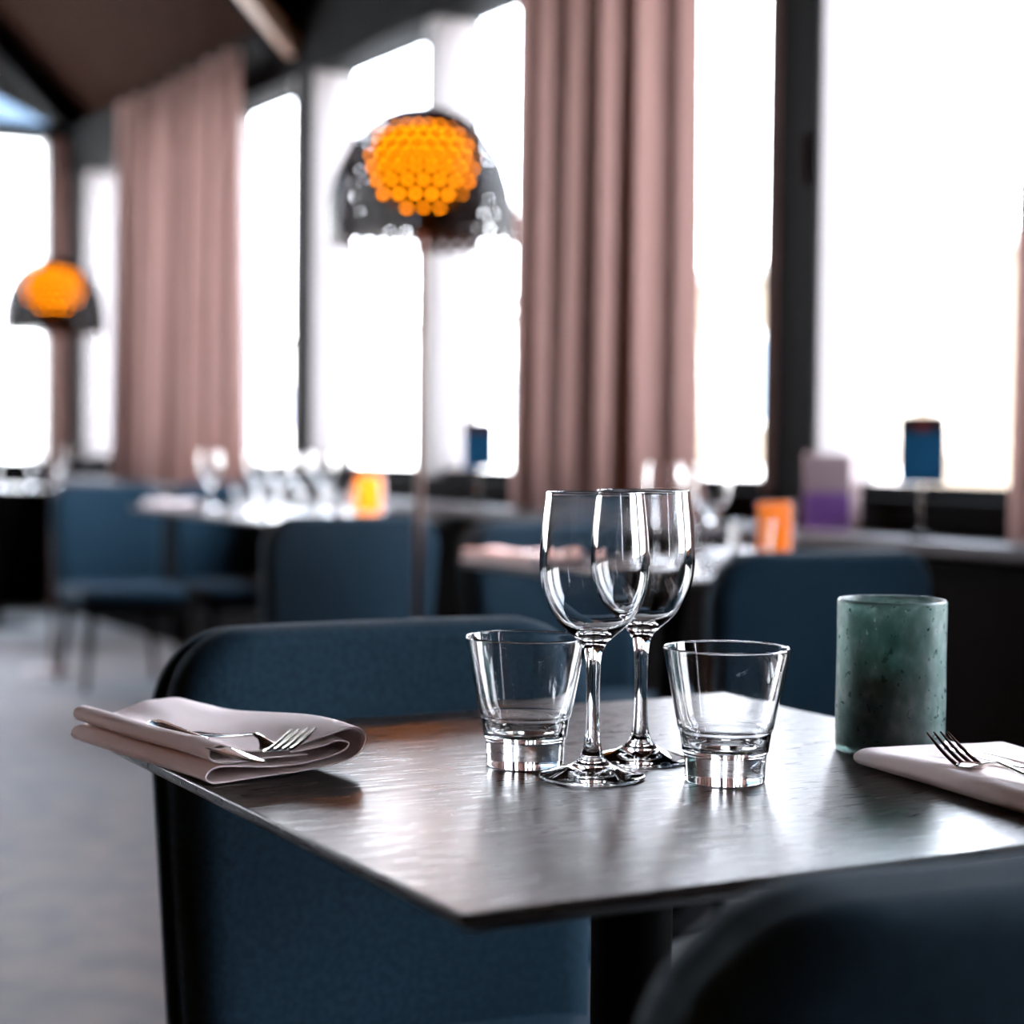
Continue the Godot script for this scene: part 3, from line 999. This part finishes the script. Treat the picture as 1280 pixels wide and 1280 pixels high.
func card_holder(label: String, at: Vector3, turn: float, w: float, h: float, lower: Material, upper: Material, split: float, group: String) -> Node3D:
	var t := thing("menu_holder", label, "menu holder", at, turn, group)
	var c := part("card", Geo.new().box(Vector3(0, 0.004 + h / 2, 0), Vector3(w, h, 0.003)).mesh(), upper, t)
	if split < 1.0:
		part("printed_band", Geo.new().box(Vector3(0, 0.004 + h * split / 2, 0.0018), Vector3(w, h * split, 0.0006)).mesh(), lower, c)
	part("acrylic_sleeve", Geo.new().box(Vector3(0.012, 0.004 + h * 0.51, -0.006), Vector3(w + 0.03, h * 1.02, 0.003)).mesh(), M.acrylic, t)
	part("foot", Geo.new().box(Vector3(0.006, 0.002, 0), Vector3(w + 0.02, 0.004, 0.05), 0.001).mesh(), M.acrylic, t)
	return t

func card_stand(label: String, at: Vector3, turn: float) -> Node3D:
	var t := thing("card_stand", label, "table sign", at, turn, "blue cards on the window ledge")
	part("base", Geo.new().lathe(smooth([Vector2(0, 0), Vector2(0.028, 0), Vector2(0.030, 0.004), Vector2(0.026, 0.010), Vector2(0.008, 0.016), Vector2(0.004, 0.026), Vector2(0, 0.026)], 3), 28).mesh(40), M.black_metal, t)
	part("stem", Geo.new().lathe([Vector2(0, 0.02), Vector2(0.0032, 0.02), Vector2(0.0032, 0.20), Vector2(0, 0.20)], 10).mesh(), M.steel, t)
	var c := part("card", Geo.new().box(Vector3(0, 0.210, 0.005), Vector3(0.108, 0.160, 0.003)).mesh(), M.sign, t)
	part("printed_band", Geo.new().box(Vector3(0, 0.270, 0.0068), Vector3(0.108, 0.040, 0.0006)).mesh(), M.navy, c)
	var d := Geo.new()
	var ring := []
	var ring2 := []
	for i in 17:
		var a := PI + PI * i / 16.0
		ring.append(Vector3(cos(a) * 0.022, 0.276 + sin(a) * 0.022, 0.0070))
		ring2.append(Vector3(cos(a) * 0.022, 0.276 + sin(a) * 0.022, 0.0076))
	d.rows([ring, ring2])
	part("emblem", d.mesh(), M.red, c)
	return t

func build_background_ware() -> void:
	var T := 0.74
	var wine: Node3D = get_node("wine_glass")
	var tum: Node3D = get_node("tumbler")
	var nap: Node3D = get_node("napkin")
	var fork: Node3D = get_node("fork")
	var g2 := "glassware on the second table"
	again(wine, "wine_glass", "wine glass on the second table against the curtain", Vector3(2.20, T, -3.33), 0.0, g2)
	again(wine, "wine_glass", "wine glass on the second table against the bright window", Vector3(2.30, T, -3.30), 0.0, g2)
	again(tum, "tumbler", "tumbler on the second table close to its edge", Vector3(2.13, T, -3.05), 0.0, g2)
	again(tum, "tumbler", "tumbler on the second table next to the orange card", Vector3(2.28, T, -3.12), 0.0, g2)
	again(nap, "napkin", "folded napkin at the corner of the second table, in front of the blue chair", Vector3(1.86, T, -3.30), 0.17)
	again(fork, "fork", "fork on the napkin of the second table", Vector3(1.90, T + 0.0235, -3.40), 1.42 - PI)
	card_holder("orange menu card in a clear holder on the second table", Vector3(2.40, T, -3.21), 0.35, 0.115, 0.13, M.orange, M.orange, 1.0, "orange menu cards")
	card_holder("orange menu card in a clear holder on the long table", Vector3(2.74, T, -6.03), 0.35, 0.115, 0.13, M.orange, M.orange, 1.0, "orange menu cards")
	card_holder("purple and taupe card holder on the window ledge by the black post", Vector3(2.99, 0.78, -3.78), -0.6, 0.115, 0.19, M.purple, M.taupe, 0.5, "")
	card_stand("tall blue card on a stem, on the ledge before the wide bright window", Vector3(2.985, 0.78, -3.42), -0.72)
	card_stand("blue card on a stem on the ledge beside the pink edge of the curtain", Vector3(2.985, 0.78, -5.66), -0.6)
	var g3 := "glassware on the long table"
	var k := 0
	for p in [[2.31, -5.79, "nearest corner"], [2.44, -5.95, "middle"], [2.40, -6.22, "middle, behind"], [2.58, -6.05, "window side"], [2.36, -6.60, "far half"]]:
		again(wine, "wine_glass", "wine glass on the long table, " + p[2], Vector3(p[0], T, p[1]), 0.0, g3)
	for p in [[2.24, -5.72, "at the near corner"], [2.38, -5.68, "at the near edge"], [2.52, -5.76, "between wine glasses"], [2.27, -6.0, "at the long side"]]:
		again(tum, "tumbler", "tumbler on the long table, " + p[2], Vector3(p[0], T, p[1]), 0.0, g3)
	again(nap, "napkin", "folded napkin at the far corner of the long table", Vector3(2.20, T, -6.62), 0.1)
	var g4 := "glassware on the end table"
	for p in [[2.30, -9.6, "at its near edge"], [2.50, -9.7, "in the middle"], [2.62, -9.62, "on the window side"]]:
		again(wine, "wine_glass", "wine glass on the table by the end wall, " + p[2], Vector3(p[0], T, p[1]), 0.0, g4)
